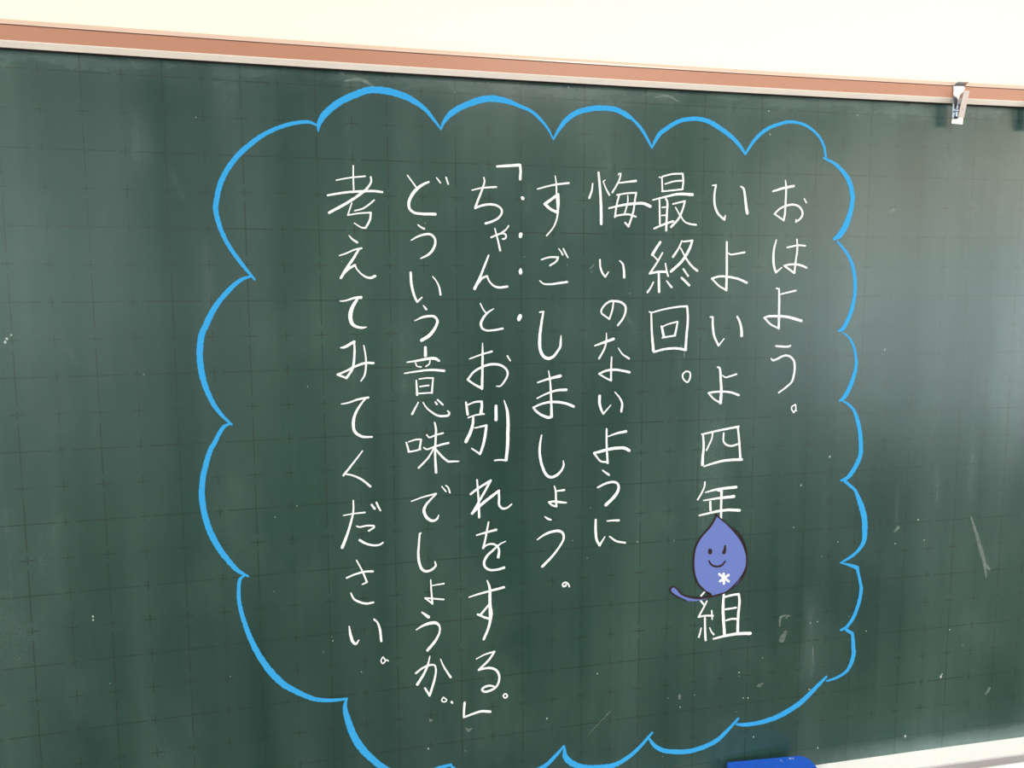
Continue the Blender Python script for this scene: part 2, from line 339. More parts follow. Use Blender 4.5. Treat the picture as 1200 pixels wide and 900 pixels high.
# ---------------------------------------------------------------- chalk lines on the board
COLUMNS = [
 ('column of chalk hiragana おはよう at the right end of the writing', [
  ('お', ["3730,19213,27 3916,19268,36 4101,19306,39", "3948,19391,17 3965,19276,26 3963,19070,29 3958,18864,31 3937,18751,31!", "3937,18751,22 3768,18852,25! 3866,18938,27 3972,18985,30 4096,19007,31 4206,18979,31 4271,18904,31 4274,18835,30 4229,18772,27 4160,18727,25! 4164,18764,20", "4303,19102,20 4341,19043,20"]),
  ('は', ["3816,18432,19 3779,18283,31 3772,18130,36 3792,17991,36 3826,17905,31! 3929,17985,17", "4019,18312,25 4167,18341,25 4260,18349,25 4347,18340,25", "4191,18445,22 4204,18272,27 4183,18104,28 4164,17894,30! 3975,18013,29! 4052,18031,29 4193,18037,31 4304,18013,31 4388,17981,28"]),
  ('よ', ["3842,17645,20 3891,17635,25! 3900,17474,34 3906,17192,37 3907,16983,37!", "3907,16983,23 3757,17053,28 3677,17125,28 3637,17160,30! 3706,17183,32 3831,17186,36 4019,17177,40 4178,17144,43 4322,17103,43", "3928,17547,20 4068,17578,24 4201,17606,28"]),
  ('う', ["3871,16690,31 3958,16681,31 4084,16676,31 4131,16689,31", "3783,16486,17 3816,16454,29 3902,16476,31 3979,16513,31 4058,16530,31 4138,16506,32 4204,16440,32 4227,16332,32 4213,16189,32 4184,16089,31 4092,16005,28 3944,15906,23"]),
  ('。', ["4259,15693,20 4200,15661,20 4193,15625,20 4235,15558,20! 4273,15608,20 4266,15692,20", "4258,15601,12 4295,15585,12"]),
 ]),
 ('column of chalk characters いよいよ四年組 broken by the blue leaf', [
  ('い', ["2655,19282,17 2718,19287,27! 2695,19146,30 2703,18978,34 2762,18845,34 2877,18745,30! 2894,18813,17", "3155,19274,24 3199,19250,31 3235,19107,37 3258,18955,44 3280,18857,48"]),
  ('よ', ["2930,18393,27 2936,18151,34 2942,17894,34 2940,17618,38!", "2940,17618,27 2810,17688,27 2723,17765,27 2679,17805,28! 2806,17839,30 2957,17834,33 3148,17799,34 3303,17738,35", "2957,18216,20 3005,18189,23! 3118,18206,25 3251,18229,28"]),
  ('い', ["2667,17185,21 2712,17185,27! 2716,17032,34 2744,16876,35 2824,16717,28! 2922,16829,14", "3146,17187,28 3196,17096,35 3229,16973,41 3235,16871,45"]),
  ('よ', ["2812,16365,19 2850,16352,30 2878,16155,38 2893,15970,44 2883,15772,51!", "2883,15772,25 2771,15833,25 2709,15892,26 2665,15943,28! 2783,15957,30 2968,15954,31 3091,15933,33 3209,15889,37", "2907,16227,17 2961,16192,21 3038,16207,24 3160,16239,28"]),
  ('四', ["2563,15259,28 2830,15305,31 3223,15362,34", "2583,15251,28 2598,15058,36 2586,14887,42 2582,14751,48", "3208,15353,31 3237,15143,34 3270,14809,37", "2754,15265,23 2741,15180,24 2697,15082,26 2650,14991,28", "2954,15263,25 2955,15127,27 3006,15067,28 3100,15041,30 3208,15065,31", "2613,14721,25 2797,14768,33 2997,14801,39 3296,14802,43"]),
  ('年', ["2634,14456,23 2628,14381,24 2577,14269,25 2510,14164,26", "2646,14279,17 2854,14317,37 3204,14336,46", "2618,14143,17 2858,14164,34 3169,14177,49", "2738,14114,37 2746,13968,37", "2547,13894,26 2739,13924,33 2925,13949,40 3081,13953,43 3278,13933,46", "2878,14301,43 2940,14290,40! 2938,14072,37 2941,13816,35"]),
  ('組', ["2680,12578,29 2608,12504,29", "2605,12418,29 2662,12346,29", "2715,12400,26 2675,12322,27 2569,12138,28! 2686,12149,28 2836,12135,29", "2810,12227,23 2822,12076,23", "2687,12111,32 2696,11871,35 2709,11719,38", "2621,11938,20 2606,11865,25 2582,11784,29", "2778,11930,15 2811,11859,22 2855,11802,29", "3024,12507,35 3019,12215,50 3059,11773,50", "3042,12445,32 3184,12467,35 3303,12471,37! 3322,12352,40 3305,12112,42 3301,11794,45", "3063,12226,29 3261,12237,30", "3084,12028,29 3179,12046,30 3275,12037,30", "2854,11726,29 3075,11757,39 3314,11770,48 3540,11752,54"]),
 ]),
 ('column of chalk characters 最終回 written beside the four-year column', [
  ('最', ["1739,19388,16 1787,19382,20! 1800,19168,23", "1796,19398,23 1958,19440,24 2140,19452,25! 2151,19333,26 2141,19209,26", "1843,19284,20 1996,19329,23 2151,19346,26", "1791,19168,20 1963,19188,23 2141,19209,26", "1640,19033,20 1819,19078,28 2073,19133,37 2311,19129,47", "1751,19035,23 1763,18662,26", "1860,19054,26 1884,19013,29 1879,18797,31 1873,18564,33", "1795,18920,16 1867,18930,20", "1788,18796,16 1860,18800,20", "1668,18591,26 1826,18655,30 1989,18707,33", "1981,18978,23 2185,19027,26! 2150,18901,28 2080,18750,31 1955,18618,33", "2026,18924,17 2097,18817,20 2191,18702,23 2265,18673,25 2385,18657,27"]),
  ('終', ["1776,18379,36 1705,18278,40 1643,18181,43", "1643,18186,20 1736,18098,20", "1816,18212,23 1727,18061,27 1603,17885,30! 1748,17913,33 1884,17913,37", "1869,18045,20 1889,17944,23 1917,17846,27", "1757,17893,33 1767,17598,40", "1668,17750,20 1624,17666,25 1570,17590,30", "1896,17767,20 1980,17670,34", "2145,18403,20 2089,18281,27 1996,18149,33", "2169,18391,20 2326,18409,30! 2273,18266,40 2148,18079,40 1967,17919,40", "2125,18290,17 2221,18130,26 2316,18012,31 2420,17931,34", "2178,17958,27 2263,17846,27", "2153,17817,34 2285,17698,34"]),
  ('回', ["1602,17283,17 1639,17269,23! 1652,16979,32 1685,16654,44", "1639,17265,20 1849,17317,24 2125,17358,27 2255,17362,31! 2273,17176,34 2255,16884,38 2241,16660,41", "1694,16637,30 1859,16676,33 2044,16689,35 2250,16663,38", "1820,17042,34 1856,16899,41", "1826,17036,17 1926,17078,20 2096,17118,24! 2076,17007,29 2050,16896,34", "1838,16865,27 2059,16896,27"]),
  ('。', ["2257,16312,24 2202,16261,24 2212,16191,24 2288,16133,24 2334,16214,24 2323,16293,24 2257,16312,24"]),
 ]),
 ('column of chalk characters 悔いのないように in the middle', [
  ('悔', ["640,19260,20 627,19159,25 586,19041,31", "734,19430,31 759,19201,36 778,18942,40 784,18652,44", "845,19319,13 811,19299,16! 857,19190,20 914,19094,26", "1059,19396,10 1065,19422,15 1101,19423,19! 1080,19338,22 1025,19233,24 963,19134,26", "1060,19279,18 1208,19300,26 1350,19319,36", "1076,19091,26 1042,18973,26 1008,18757,26", "1040,19097,23 1210,19127,24 1359,19137,25! 1339,19031,26 1313,18847,27 1237,18615,28! 1179,18674,29", "1217,19088,18 1218,18989,19 1171,18818,21", "909,18892,23 1084,18934,31 1283,18965,39 1483,18975,43 1595,18934,47", "1015,18774,26 1143,18798,26 1256,18800,26 1356,18769,26"]),
  ('い', ["767,18101,23 775,17985,26 811,17893,29 857,17833,23! 910,17909,18", "1093,18085,16 1144,18039,26 1166,17946,33 1174,17826,37"]),
  ('の', ["997,17429,21 980,17319,24 931,17172,26!", "931,17172,24 802,17261,24! 795,17308,25 858,17400,27 943,17451,30 1028,17455,33 1129,17432,34 1194,17378,34 1202,17290,31 1160,17183,29 1075,17073,29"]),
  ('な', ["692,16757,18 834,16804,37 1005,16859,40", "883,16951,13 884,16850,22 856,16715,27 765,16555,29", "1086,16713,13 1152,16621,21 1268,16541,29", "974,16571,21 969,16415,27 968,16197,29!", "968,16199,27 867,16247,24 767,16311,27! 881,16356,32 1024,16370,35 1169,16348,35 1278,16322,38"]),
  ('い', ["779,15957,43 777,15848,43 807,15737,35 843,15667,27! 969,15806,13", "1035,16010,16 1116,15918,25 1160,15820,31 1147,15696,35"]),
  ('よ', ["900,15420,27 902,15182,30 922,14868,35!", "922,14882,27 806,14902,27 733,14982,27 692,15040,35! 805,15062,42 935,15090,44 1095,15103,46 1212,15094,46 1289,15054,46", "926,15298,16 1063,15340,30 1231,15368,41"]),
  ('う', ["839,14751,22 946,14671,33", "758,14477,27 896,14534,33 1013,14551,35 1086,14527,35 1116,14458,39 1073,14348,48 899,14179,49"]),
  ('に', ["726,13945,35 727,13764,41 743,13622,41 795,13518,36! 886,13656,14", "923,13913,19 1033,13915,27 1122,13909,36", "970,13650,25 1081,13567,28 1237,13527,30"]),
 ]),
 ('column of chalk characters すごしましょう right of the dotted quotation', [
  ('す', ["-244,19157,20 -80,19203,23 56,19232,26 254,19259,28", "36,19361,12 53,19247,20 59,19094,23 70,18953,28 77,18799,25 57,18696,23 3,18579,20 -100,18459,20", "84,19084,38 -127,18936,43! -39,18861,40 77,18812,40", "84,19075,33 91,18954,33 77,18825,33"]),
  ('ご', ["-181,18097,20 -52,18133,24 85,18133,28! 58,18075,27 -45,18007,25", "-209,17775,15 -147,17729,22 -38,17722,28 100,17738,31 231,17755,33", "92,18266,13 133,18218,19 157,18173,25", "168,18264,20 202,18199,25 244,18130,18"]),
  ('し', ["-209,17294,23 -150,17301,26! -182,17133,36 -209,16910,44 -203,16724,46 -154,16617,46 -78,16575,46 5,16600,41 74,16678,36 123,16757,34 129,16837,31 136,16930,10"]),
  ('ま', ["-244,16204,21 -64,16255,34 124,16296,47", "-254,15955,18 -106,16021,25 61,16069,33 222,16074,42", "-67,16382,13 -44,16241,23 -30,16039,31 -22,15837,34 -18,15668,44!", "-18,15661,44 -64,15646,42 -189,15695,36 -273,15759,34 -314,15814,28! -189,15863,29 -50,15889,36 89,15884,37 230,15854,37 346,15805,40"]),
  ('し', ["-180,15370,21 -206,15236,31 -211,15073,37 -176,14893,39 -106,14739,42 -35,14691,42 63,14715,40 148,14793,32 183,14874,29 176,14943,13"]),
  ('ょ', ["28,14545,16 50,14468,27 57,14315,29 64,14211,32!", "64,14211,29 -7,14236,27 -63,14289,27! 36,14296,32 135,14275,35 228,14262,21", "58,14460,19 191,14470,35"]),
  ('う', ["-127,14058,16 -70,14016,32 -24,13999,21", "-254,13692,16 -134,13766,32 -6,13805,37 107,13808,40 172,13764,38 186,13679,32 122,13557,30 -20,13387,35 -169,13248,40"]),
  ('。', ["188,12881,22 167,12918,22 210,12950,22 260,12927,22 285,12872,22", "181,12889,27 217,12888,27! 231,12912,27"]),
 ]),
 ('column of chalk characters ちゃんとお別れをする in corner brackets', [
  ('「', ["-872,19473,32 -641,19493,39 -528,19503,42", "-515,19503,34 -509,19421,36 -516,19295,37"]),
  ('ち', ["-1257,19115,17 -1103,19152,22 -887,19170,27", "-1078,19307,15 -1066,19255,22 -1103,19129,27 -1170,18965,30 -1212,18854,32!", "-1212,18854,27 -1105,18894,30 -1000,18912,32 -895,18902,31 -816,18853,29 -803,18796,29 -844,18726,29 -936,18668,30 -1055,18630,32"]),
  ('・', ["-483,19020,47 -475,19011,49"]),
  ('・', ["-509,18476,55 -515,18444,50"]),
  ('・', ["-514,17950,30 -514,17917,55 -514,17894,50"]),
  ('・', ["-523,17240,56 -540,17197,61 -543,17180,43"]),
  ('ゃ', ["-913,18557,17 -872,18402,23 -831,18231,30", "-971,18424,25 -872,18466,25 -779,18486,25 -739,18455,25 -753,18410,25 -792,18403,25", "-698,18601,17 -739,18544,21 -805,18498,25"]),
  ('ん', ["-1012,18157,22 -1073,18006,30 -1154,17815,35 -1231,17659,44!", "-1231,17661,32 -1181,17738,34 -1114,17815,35 -1037,17846,26! -1009,17776,22 -943,17705,27 -863,17675,32 -723,17688,32"]),
  ('と', ["-1146,17436,17 -1105,17352,19 -1055,17285,20", "-939,17353,12 -1026,17300,27 -1106,17211,35 -1140,17127,35 -1120,17062,32 -1054,17026,27 -948,17027,28 -800,17051,30"]),
  ('お', ["-1319,16599,17 -1137,16660,23 -970,16704,28", "-1116,16835,12 -1117,16666,30 -1123,16405,33 -1131,16136,38!", "-1131,16142,35 -1248,16205,31 -1353,16281,28! -1259,16395,30 -1152,16458,33 -1032,16500,35 -924,16507,35 -817,16481,33 -736,16407,31 -726,16341,29 -778,16236,26 -846,16166,21 -906,16168,13", "-728,16630,23 -681,16553,18"]),
  ('別', ["-1383,15934,28 -1358,15749,38", "-1357,15894,20 -1237,15936,25 -1136,15938,30! -1137,15853,38 -1151,15767,46", "-1352,15696,18 -1239,15731,21 -1104,15745,25", "-1272,15700,30 -1280,15594,40 -1321,15463,47 -1389,15328,51", "-1251,15533,18 -1160,15549,24 -1066,15565,34! -1087,15413,41 -1122,15254,40 -1170,15123,31! -1300,15217,20", "-911,15860,43 -914,15647,48", "-783,15943,13 -739,15797,37 -724,15650,47 -727,15396,49 -735,15194,48 -757,15007,46", "-757,15000,28 -852,15015,24 -941,15010,21"]),
  ('れ', ["-1221,14721,23 -1209,14548,27 -1197,14345,30 -1192,14125,34", "-1324,14502,33 -1209,14582,33 -1004,14697,33! -1101,14528,33 -1211,14346,33 -1304,14190,33!", "-1304,14196,39 -1184,14303,42 -1034,14415,42 -876,14524,39!", "-876,14520,28 -872,14418,33 -870,14295,34 -816,14239,32 -747,14243,27 -671,14298,21"]),
  ('を', ["-1236,13842,21 -1092,13874,29 -921,13905,36", "-1043,14037,23 -1072,13900,29 -1100,13752,29 -1133,13629,34!", "-1132,13638,21 -1053,13680,25 -971,13680,28 -902,13633,30 -878,13569,34 -892,13463,42", "-770,13709,13 -860,13671,22 -971,13584,31 -1082,13483,36 -1121,13383,37 -1097,13312,36 -1028,13267,33 -918,13261,33 -800,13283,40"]),
  ('す', ["-1368,12856,16 -1182,12898,29 -802,12963,37", "-1071,13095,21 -1033,12974,37 -1032,12821,45 -1029,12681,50 -1020,12568,61 -1028,12443,45 -1070,12293,37 -1136,12146,37", "-1053,12697,29 -1185,12550,32", "-1227,12562,32 -1186,12541,32 -1117,12501,33 -1034,12472,34"]),
  ('る', ["-1258,11834,16 -1122,11891,21 -962,11922,27!", "-962,11922,29 -1053,11798,32 -1221,11648,32!", "-1221,11648,27 -1124,11662,31 -1026,11656,36 -943,11615,36 -894,11538,34 -888,11451,32 -930,11342,32 -1015,11289,34 -1134,11275,33 -1168,11315,33 -1126,11353,34 -1042,11364,31 -973,11340,24"]),
  ('。', ["-798,11197,22 -823,11164,22 -791,11127,22 -756,11148,22 -777,11191,22 -802,11197,22"]),
  ('」', ["-1454,11132,37 -1465,11027,33 -1470,10892,29", "-1470,10892,27 -1324,10929,32 -1185,10953,36 -1039,10927,38"]),
 ]),
 ('column of chalk characters どういう意味でしょうか left of the bracketed quotation', [
  ('ど', ["-2217,19303,16 -2094,19139,21", "-1904,19217,24 -1987,19181,34 -2089,19105,44 -2166,19005,44 -2205,18906,40 -2194,18826,37 -2132,18772,35 -2032,18755,36 -1816,18753,41", "-1790,19281,17 -1733,19210,21", "-1647,19289,21 -1616,19193,21"]),
  ('う', ["-2075,18594,17 -2035,18563,23 -1984,18539,29", "-2177,18370,17 -2075,18426,25 -1960,18459,30 -1884,18454,31 -1828,18398,31 -1822,18330,33 -1862,18229,35 -1940,18154,31 -2042,18106,17"]),
  ('い', ["-2194,17897,33 -2190,17765,35 -2170,17640,35 -2134,17526,32 -2106,17466,27! -2032,17532,19", "-1868,17840,14 -1817,17777,19 -1774,17689,24 -1753,17572,29"]),
  ('う', ["-2012,17409,17 -1971,17355,29", "-2149,17186,12 -2031,17237,29 -1928,17253,33 -1851,17245,34 -1806,17181,36 -1840,17079,42 -1932,16966,48 -2049,16894,44"]),
  ('意', ["-1993,16788,37 -1995,16663,44", "-2272,16571,17 -2105,16593,30 -1924,16620,40 -1847,16616,42 -1789,16581,30", "-2144,16562,17 -2126,16510,18 -2062,16495,20", "-1925,16588,17 -1939,16537,18 -1991,16500,20", "-2315,16406,17 -2108,16432,25 -1927,16447,31 -1713,16428,35", "-2138,16292,22 -2129,16075,32", "-2094,16314,17 -1981,16326,20 -1883,16323,22! -1894,16220,25 -1906,16097,27", "-2086,16200,20 -1950,16215,20", "-2126,16096,20 -1906,16101,20", "-2113,15962,17 -2209,15791,34", "-2042,15959,15 -1988,15873,22 -1911,15805,27 -1820,15749,30 -1729,15738,32 -1656,15748,32 -1643,15781,29 -1668,15814,20", "-1856,15959,22 -1833,15925,30", "-1819,15990,25 -1742,15913,27"]),
  ('味', ["-2304,15360,22 -2268,15219,30", "-2270,15368,17 -2151,15398,21 -2079,15395,24! -2108,15246,27", "-2277,15215,22 -2192,15224,22 -2091,15245,22", "-1871,15646,20 -1852,15554,30 -1858,15384,30 -1870,15187,32 -1859,14876,38", "-1994,15462,20 -1955,15421,22 -1864,15450,23 -1743,15477,25", "-2042,15268,20 -1997,15240,22 -1879,15273,25 -1747,15306,28 -1662,15321,30", "-1879,15266,22 -1973,15113,25 -2125,14961,27", "-1860,15233,27 -1763,15115,31 -1672,15033,29! -1506,15028,20"]),
  ('で', ["-2245,14450,15 -2087,14499,20 -1863,14544,25!", "-1863,14540,23 -1957,14450,27 -2024,14375,37 -2054,14297,43 -2026,14202,44 -1962,14137,40 -1896,14125,34 -1849,14155,28 -1828,14207,13", "-1773,14649,18 -1711,14570,23", "-1710,14661,20 -1677,14632,21 -1649,14547,23"]),
  ('し', ["-2107,13943,20 -2125,13935,25! -2141,13769,29 -2152,13608,35 -2137,13472,38 -2099,13374,38 -2040,13335,37 -1960,13348,35 -1886,13409,29 -1895,13475,18"]),
  ('ょ', ["-1966,13192,18 -1961,13049,23 -1946,12808,28!", "-1945,12812,23 -2060,12911,23! -1967,12896,23 -1767,12859,23", "-1951,13099,15 -1763,13114,23"]),
  ('う', ["-2110,12688,23 -2011,12602,49", "-2203,12417,15 -2093,12474,33 -1986,12499,46 -1893,12493,44 -1840,12432,28 -1841,12336,28 -1910,12205,39 -2033,12067,41"]),
  ('か', ["-2219,11718,31 -2118,11786,29 -2010,11821,29 -1929,11811,25 -1906,11746,27 -1926,11595,32 -1975,11433,34 -2011,11325,33! -2083,11454,29", "-1998,11966,16 -2037,11817,29 -2106,11673,36 -2202,11532,41", "-1830,11897,16 -1781,11772,24 -1675,11584,32"]),
  ('。', ["-1795,11269,18 -1823,11216,18 -1775,11189,18 -1741,11212,18 -1788,11265,18", "-1664,11174,34 -1653,11158,32"]),
 ]),
 ('column of chalk characters 考えてみてください at the left end of the writing', [
  ('考', ["-3238,19204,16 -3069,19241,18 -2829,19272,21", "-2993,19415,18 -2997,19249,19 -2995,19075,21", "-3363,18990,25 -3111,19036,29 -2868,19058,31 -2697,19065,31 -2587,19053,28", "-2748,19266,21 -2745,19196,26 -2819,19086,32 -2930,18999,35 -3078,18899,37 -3349,18746,36", "-2706,18937,19 -2787,18869,23 -2874,18812,22 -2990,18780,16", "-3027,18888,16 -3089,18715,18! -2936,18744,19 -2759,18758,21!", "-2759,18758,26 -2773,18662,29 -2837,18539,27! -2892,18541,21 -2998,18604,14"]),
  ('え', ["-3078,18427,12 -3030,18373,25 -2964,18331,30", "-3221,18140,16 -3145,18164,19 -2997,18227,22 -2905,18246,26", "-2942,18233,28 -3025,18098,35 -3113,17975,35 -3208,17822,37!", "-3208,17828,32 -3139,17914,34 -3077,17963,34 -3003,18006,29! -2980,17951,19 -2908,17871,22 -2835,17828,28 -2774,17822,34 -2717,17847,38"]),
  ('て', ["-3229,17487,14 -3162,17490,20 -3014,17532,30 -2928,17538,42", "-2978,17519,35 -3054,17396,49 -3088,17273,56 -3066,17161,47 -3000,17110,38 -2914,17096,28 -2858,17105,12"]),
  ('み', ["-3241,16809,14 -3192,16814,33 -3042,16892,40!", "-3042,16892,21 -3039,16773,28 -3056,16585,33 -3076,16498,33 -3166,16362,33!", "-3166,16362,28 -3294,16416,28! -3176,16463,28 -3039,16528,30 -2889,16575,33 -2770,16572,33", "-2904,16833,17 -2880,16669,22 -2880,16518,25 -2905,16392,24 -2957,16312,17"]),
  ('て', ["-3250,15980,14 -3151,15996,22 -3001,16041,28 -2857,16063,31", "-2888,16059,19 -2978,15951,29 -3056,15814,38 -3084,15675,41 -3062,15559,41 -2964,15484,36 -2814,15470,24"]),
  ('く', ["-2959,15265,17 -3073,15123,24 -3247,14912,29", "-3215,14932,19 -3116,14906,24 -2979,14833,28 -2856,14721,32"]),
  ('だ', ["-3262,14306,15 -3117,14322,19 -2947,14329,24", "-3112,14523,19 -3116,14361,25 -3159,14181,30 -3227,13977,37 -3293,13819,44", "-3072,14128,20 -3034,14112,22 -2920,14123,24 -2818,14115,25! -2812,14095,25 -2896,14042,25", "-3033,13909,34 -2939,13848,31 -2825,13812,28 -2735,13815,26 -2686,13843,22", "-2843,14439,29 -2800,14377,34", "-2770,14467,29 -2742,14399,26 -2714,14342,22"]),
  ('さ', ["-3088,13603,17 -3012,13444,22 -2940,13251,27!", "-2940,13248,22 -3011,13220,15", "-3240,13343,25 -3115,13387,26 -2962,13415,28 -2847,13409,30", "-3183,13101,20 -3137,13003,27 -3037,12939,31 -2947,12914,31 -2851,12923,27"]),
  ('い', ["-3221,12584,17 -3202,12434,40 -3172,12336,40 -3129,12297,35 -3082,12352,15", "-2844,12653,28 -2800,12605,25 -2763,12492,33 -2744,12297,33"]),
  ('。', ["-2727,12039,18 -2754,11987,18 -2729,11936,18 -2689,11979,18 -2721,12038,18", "-2689,11973,18 -2663,11987,18 -2644,11967,18"]),
 ]),
]
CLOUD = [
 "-3492,19958,27 -3579,19993,42 -3676,19992,49 -3851,19957,53 -4045,19885,56 -4239,19780,59 -4395,19658,67 -4541,19527,70 -4669,19369,70 -4789,19163,70 -4848,18988,70 -4880,18823,70 -4887,18784,70 -4858,18591,63 -4779,18359,59 -4677,18173,56 -4542,17977,49 -4405,17799,30",
 "-4452,17844,30 -4578,17799,49 -4715,17690,64 -4853,17542,68 -4973,17375,75 -5064,17197,82 -5137,17040,82 -5173,16842,86 -5176,16642,83 -5145,16401,79 -5078,16177,68 -4991,15991,61 -4900,15865,46 -4790,15747,27",
 "-4808,15763,27 -4896,15722,50 -4978,15603,58 -5050,15463,65 -5070,15444,65 -5145,15243,73 -5213,14980,77 -5233,14734,81 -5214,14504,81 -5158,14250,85 -5052,13989,82 -4924,13777,75 -4794,13606,59 -4650,13502,28",
 "-4698,13522,28 -4759,13475,44 -4790,13285,52 -4784,13091,56 -4725,12804,64 -4618,12466,77 -4449,12117,90 -4234,11823,91 -4074,11691,83 -3788,11515,67 -3621,11465,59 -3410,11443,47 -3282,11444,34",
 "-3293,11427,30 -3317,11317,64 -3280,11105,94 -3190,10816,108 -3066,10589,109 -2917,10404,101 -2745,10236,97 -2570,10126,89 -2348,10044,80 -2123,10032,81 -1895,10091,77 -1688,10131,36",
 "-1711,10130,32 -1437,9888,64 -1087,9760,74 -612,9735,75 -129,9871,71 41,10006,62 200,10169,33",
 "208,10155,29 225,9979,86 337,9851,96 535,9747,97 811,9706,88 1088,9708,84 1291,9788,74 1494,9924,64 1760,10186,40",
 "1697,10103,35 1802,9957,65 1959,9846,75 2169,9791,81 2433,9762,81 2697,9796,82 2962,9890,82 3146,10034,67 3356,10235,41",
 "3332,10134,41 3495,10106,67 3768,10111,78 4041,10155,89 4314,10253,95 4587,10404,95 4831,10613,79 5049,10805,42",
 "5058,10725,32 5248,10765,48 5443,10863,59 5536,11011,75 5578,11218,80 5567,11262,77 5546,11474,64 5531,11560,55! 5426,11622,55 5390,11668,42",
 "5301,11640,42 5412,11686,55 5541,11852,68 5632,12094,68 5673,12341,68 5648,12488,55 5594,12679,55 5579,12752,71! 5453,12803,54 5248,12870,21",
 "5237,12867,21 5402,12941,50 5576,13061,59 5682,13218,84 5694,13443,104 5673,13648,108 5607,13856,104 5532,14022,74 5471,14147,54 5344,14255,53 5251,14331,53",
 "5185,14338,33 5315,14387,70 5442,14541,82 5543,14767,82 5544,14966,82 5511,15207,77 5434,15448,69 5373,15569,49 5259,15671,40 5147,15730,24",
 "5098,15731,32 5167,15772,68 5249,15887,80 5329,16071,76 5388,16304,60 5375,16499,52 5311,16694,44 5207,16832,28 5096,16901,16",
 "5030,16925,32 5094,16949,67 5185,17082,71 5254,17254,71 5299,17446,63 5313,17618,63 5298,17809,63 5265,17961,63 5193,18131,51 5079,18282,47 4945,18412,35",
 "4879,18459,46 4962,18506,93 5083,18676,105 5159,18883,85 5194,19070,77 5194,19154,81 5162,19302,81 5092,19449,81 4980,19575,65 4827,19691,50 4635,19768,34",
 "4672,19769,38 4639,19932,42 4560,20075,42 4430,20197,41 4261,20285,45 4095,20320,48 3972,20321,52 3810,20282,52 3610,20203,55 3451,20090,55 3334,19961,51 3219,19788,37",
 "3219,19788,37 3115,19918,59 2972,20046,69 2771,20171,72 2572,20268,72 2414,20302,68 2259,20299,64 2066,20256,64 1895,20162,64 1744,20052,64 1660,19928,49 1610,19831,28",
 "1610,19836,28 1516,19992,46 1420,20126,49 1267,20265,49 1220,20289,74 1032,20377,78 801,20398,77 571,20370,81 366,20304,76 208,20192,72 95,20051,51 6,19901,25",
 "1,19911,21 -73,20044,34 -196,20185,46 -351,20303,50 -528,20367,54 -724,20429,78 -898,20451,94 -1028,20445,94 -1157,20412,93 -1414,20304,81 -1564,20206,80 -1671,20079,48 -1714,19976,24",
 "-1719,19986,24 -1797,20084,40 -1941,20248,60 -2125,20369,83 -2330,20448,94 -2533,20481,97 -2755,20475,93 -2937,20406,92 -3118,20318,92 -3279,20202,88 -3400,20079,84 -3462,19959,57 -3469,19871,15"]
SMUDGES = [
 "-3081,20583,20 -2951,20614,47 -2812,20603,48 -2693,20537,28",
 "-3138,20697,27 -3099,20676,27",
 "1640,20590,18 1791,20632,25 1925,20613,25 2032,20557,18",
 "669,18024,22 607,17965,30",
 "635,17919,24 621,17899,19",
 "7852,13522,34 7958,13262,54 8067,12968,75 8176,12673,68 8243,12378,27",
 "8196,12639,34 8295,12519,55",
 "6288,13356,33 6360,13429,59",
 "2164,16730,25 2194,16660,32 2222,16625,25 2218,16547,22",
 "-2018,10951,18 -2001,10902,32 -1978,10922,23",
 "-1440,10705,28 -1394,10662,47 -1348,10684,28",
 "3714,10793,43 3747,10794,58 3806,10824,21",
 "2247,10800,31 2251,10762,51 2248,10732,36",
 "4757,11380,16 4768,11223,16 4762,11093,11",
 "4211,11955,21 4253,11992,21 4297,11998,13",
 "4145,11572,106 4209,11694,80",
 "5925,18923,28 5978,18956,61",
 "-2254,20670,16 -2234,20648,16",
 "240,20696,17 263,20665,13",
 "-5872,20693,11 -5840,20640,14",
 "632,10319,7 1004,10667,10",
 "-7020,20721,8 -6981,20719,10 -6952,20717,6",
 "4095,11833,32 4117,11985,42 4253,12013,27",
 "8382,10114,35 8454,10217,59"]
SPECKS = "-6734,13127,14 -6734,13078,15 3349,11071,14 3351,11002,9 3444,10597,14 3661,9860,16 4935,9487,18 4722,10604,16 7400,10553,26 7424,10600,15 6718,9489,27 6762,13543,16 4955,14770,20 4421,14296,17 6317,13137,15 6905,13159,12 4700,11827,14 4833,11837,13 7536,11436,14 5810,11573,12 1452,13524,13 795,14435,9 645,14144,11 337,13632,11 585,13322,9 -3056,11840,12 -3470,12384,12 -3613,12226,9 -2044,10447,15 -1449,10323,10 774,11345,12 -90,10683,15 1271,17572,10 230,18016,9 -3190,18054,9 -3724,16255,11 -4241,14355,10 -3929,14497,10 -7562,17024,23 -7585,16980,19 -7509,17074,13 -5916,16497,10 -7678,12640,9 -6568,12125,8 -4954,12011,10 3616,20479,13 3650,20113,14 5231,20478,12 -1501,20510,10 -623,20654,10 243,20681,12 -5091,19988,11 5938,16585,16 5892,16513,11 -452,18137,9 -1964,18620,10 2102,13497,9 2043,10767,9 5455,11876,10 7826,11108,10 4307,13567,13 5176,13249,13 4870,13012,11 3533,10587,14 3312,10365,10 4668,10484,15 4276,10247,8 3789,11285,10 -3481,12445,8 -4297,13239,6 2415,9731,9 1959,9733,11 2264,10580,12 2528,10761,8"
LEAF_FILL = "2863,13878,3! 3044,13719,3 3197,13569,3 3337,13363,3 3424,13146,3 3432,12976,3 3353,12785,3 3222,12620,3 3060,12533,3 2808,12487,3! 2657,12605,3 2537,12742,3 2468,12943,3 2454,13166,3 2488,13358,3 2578,13517,3 2750,13698,3"
LEAF_STEM = "2793,12489,3 2602,12461,3 2410,12496,3 2247,12572,3 2143,12679,3 2091,12711,3 2048,12673,3 2078,12621,3 2190,12535,3 2337,12452,3 2514,12427,3 2690,12447,3"
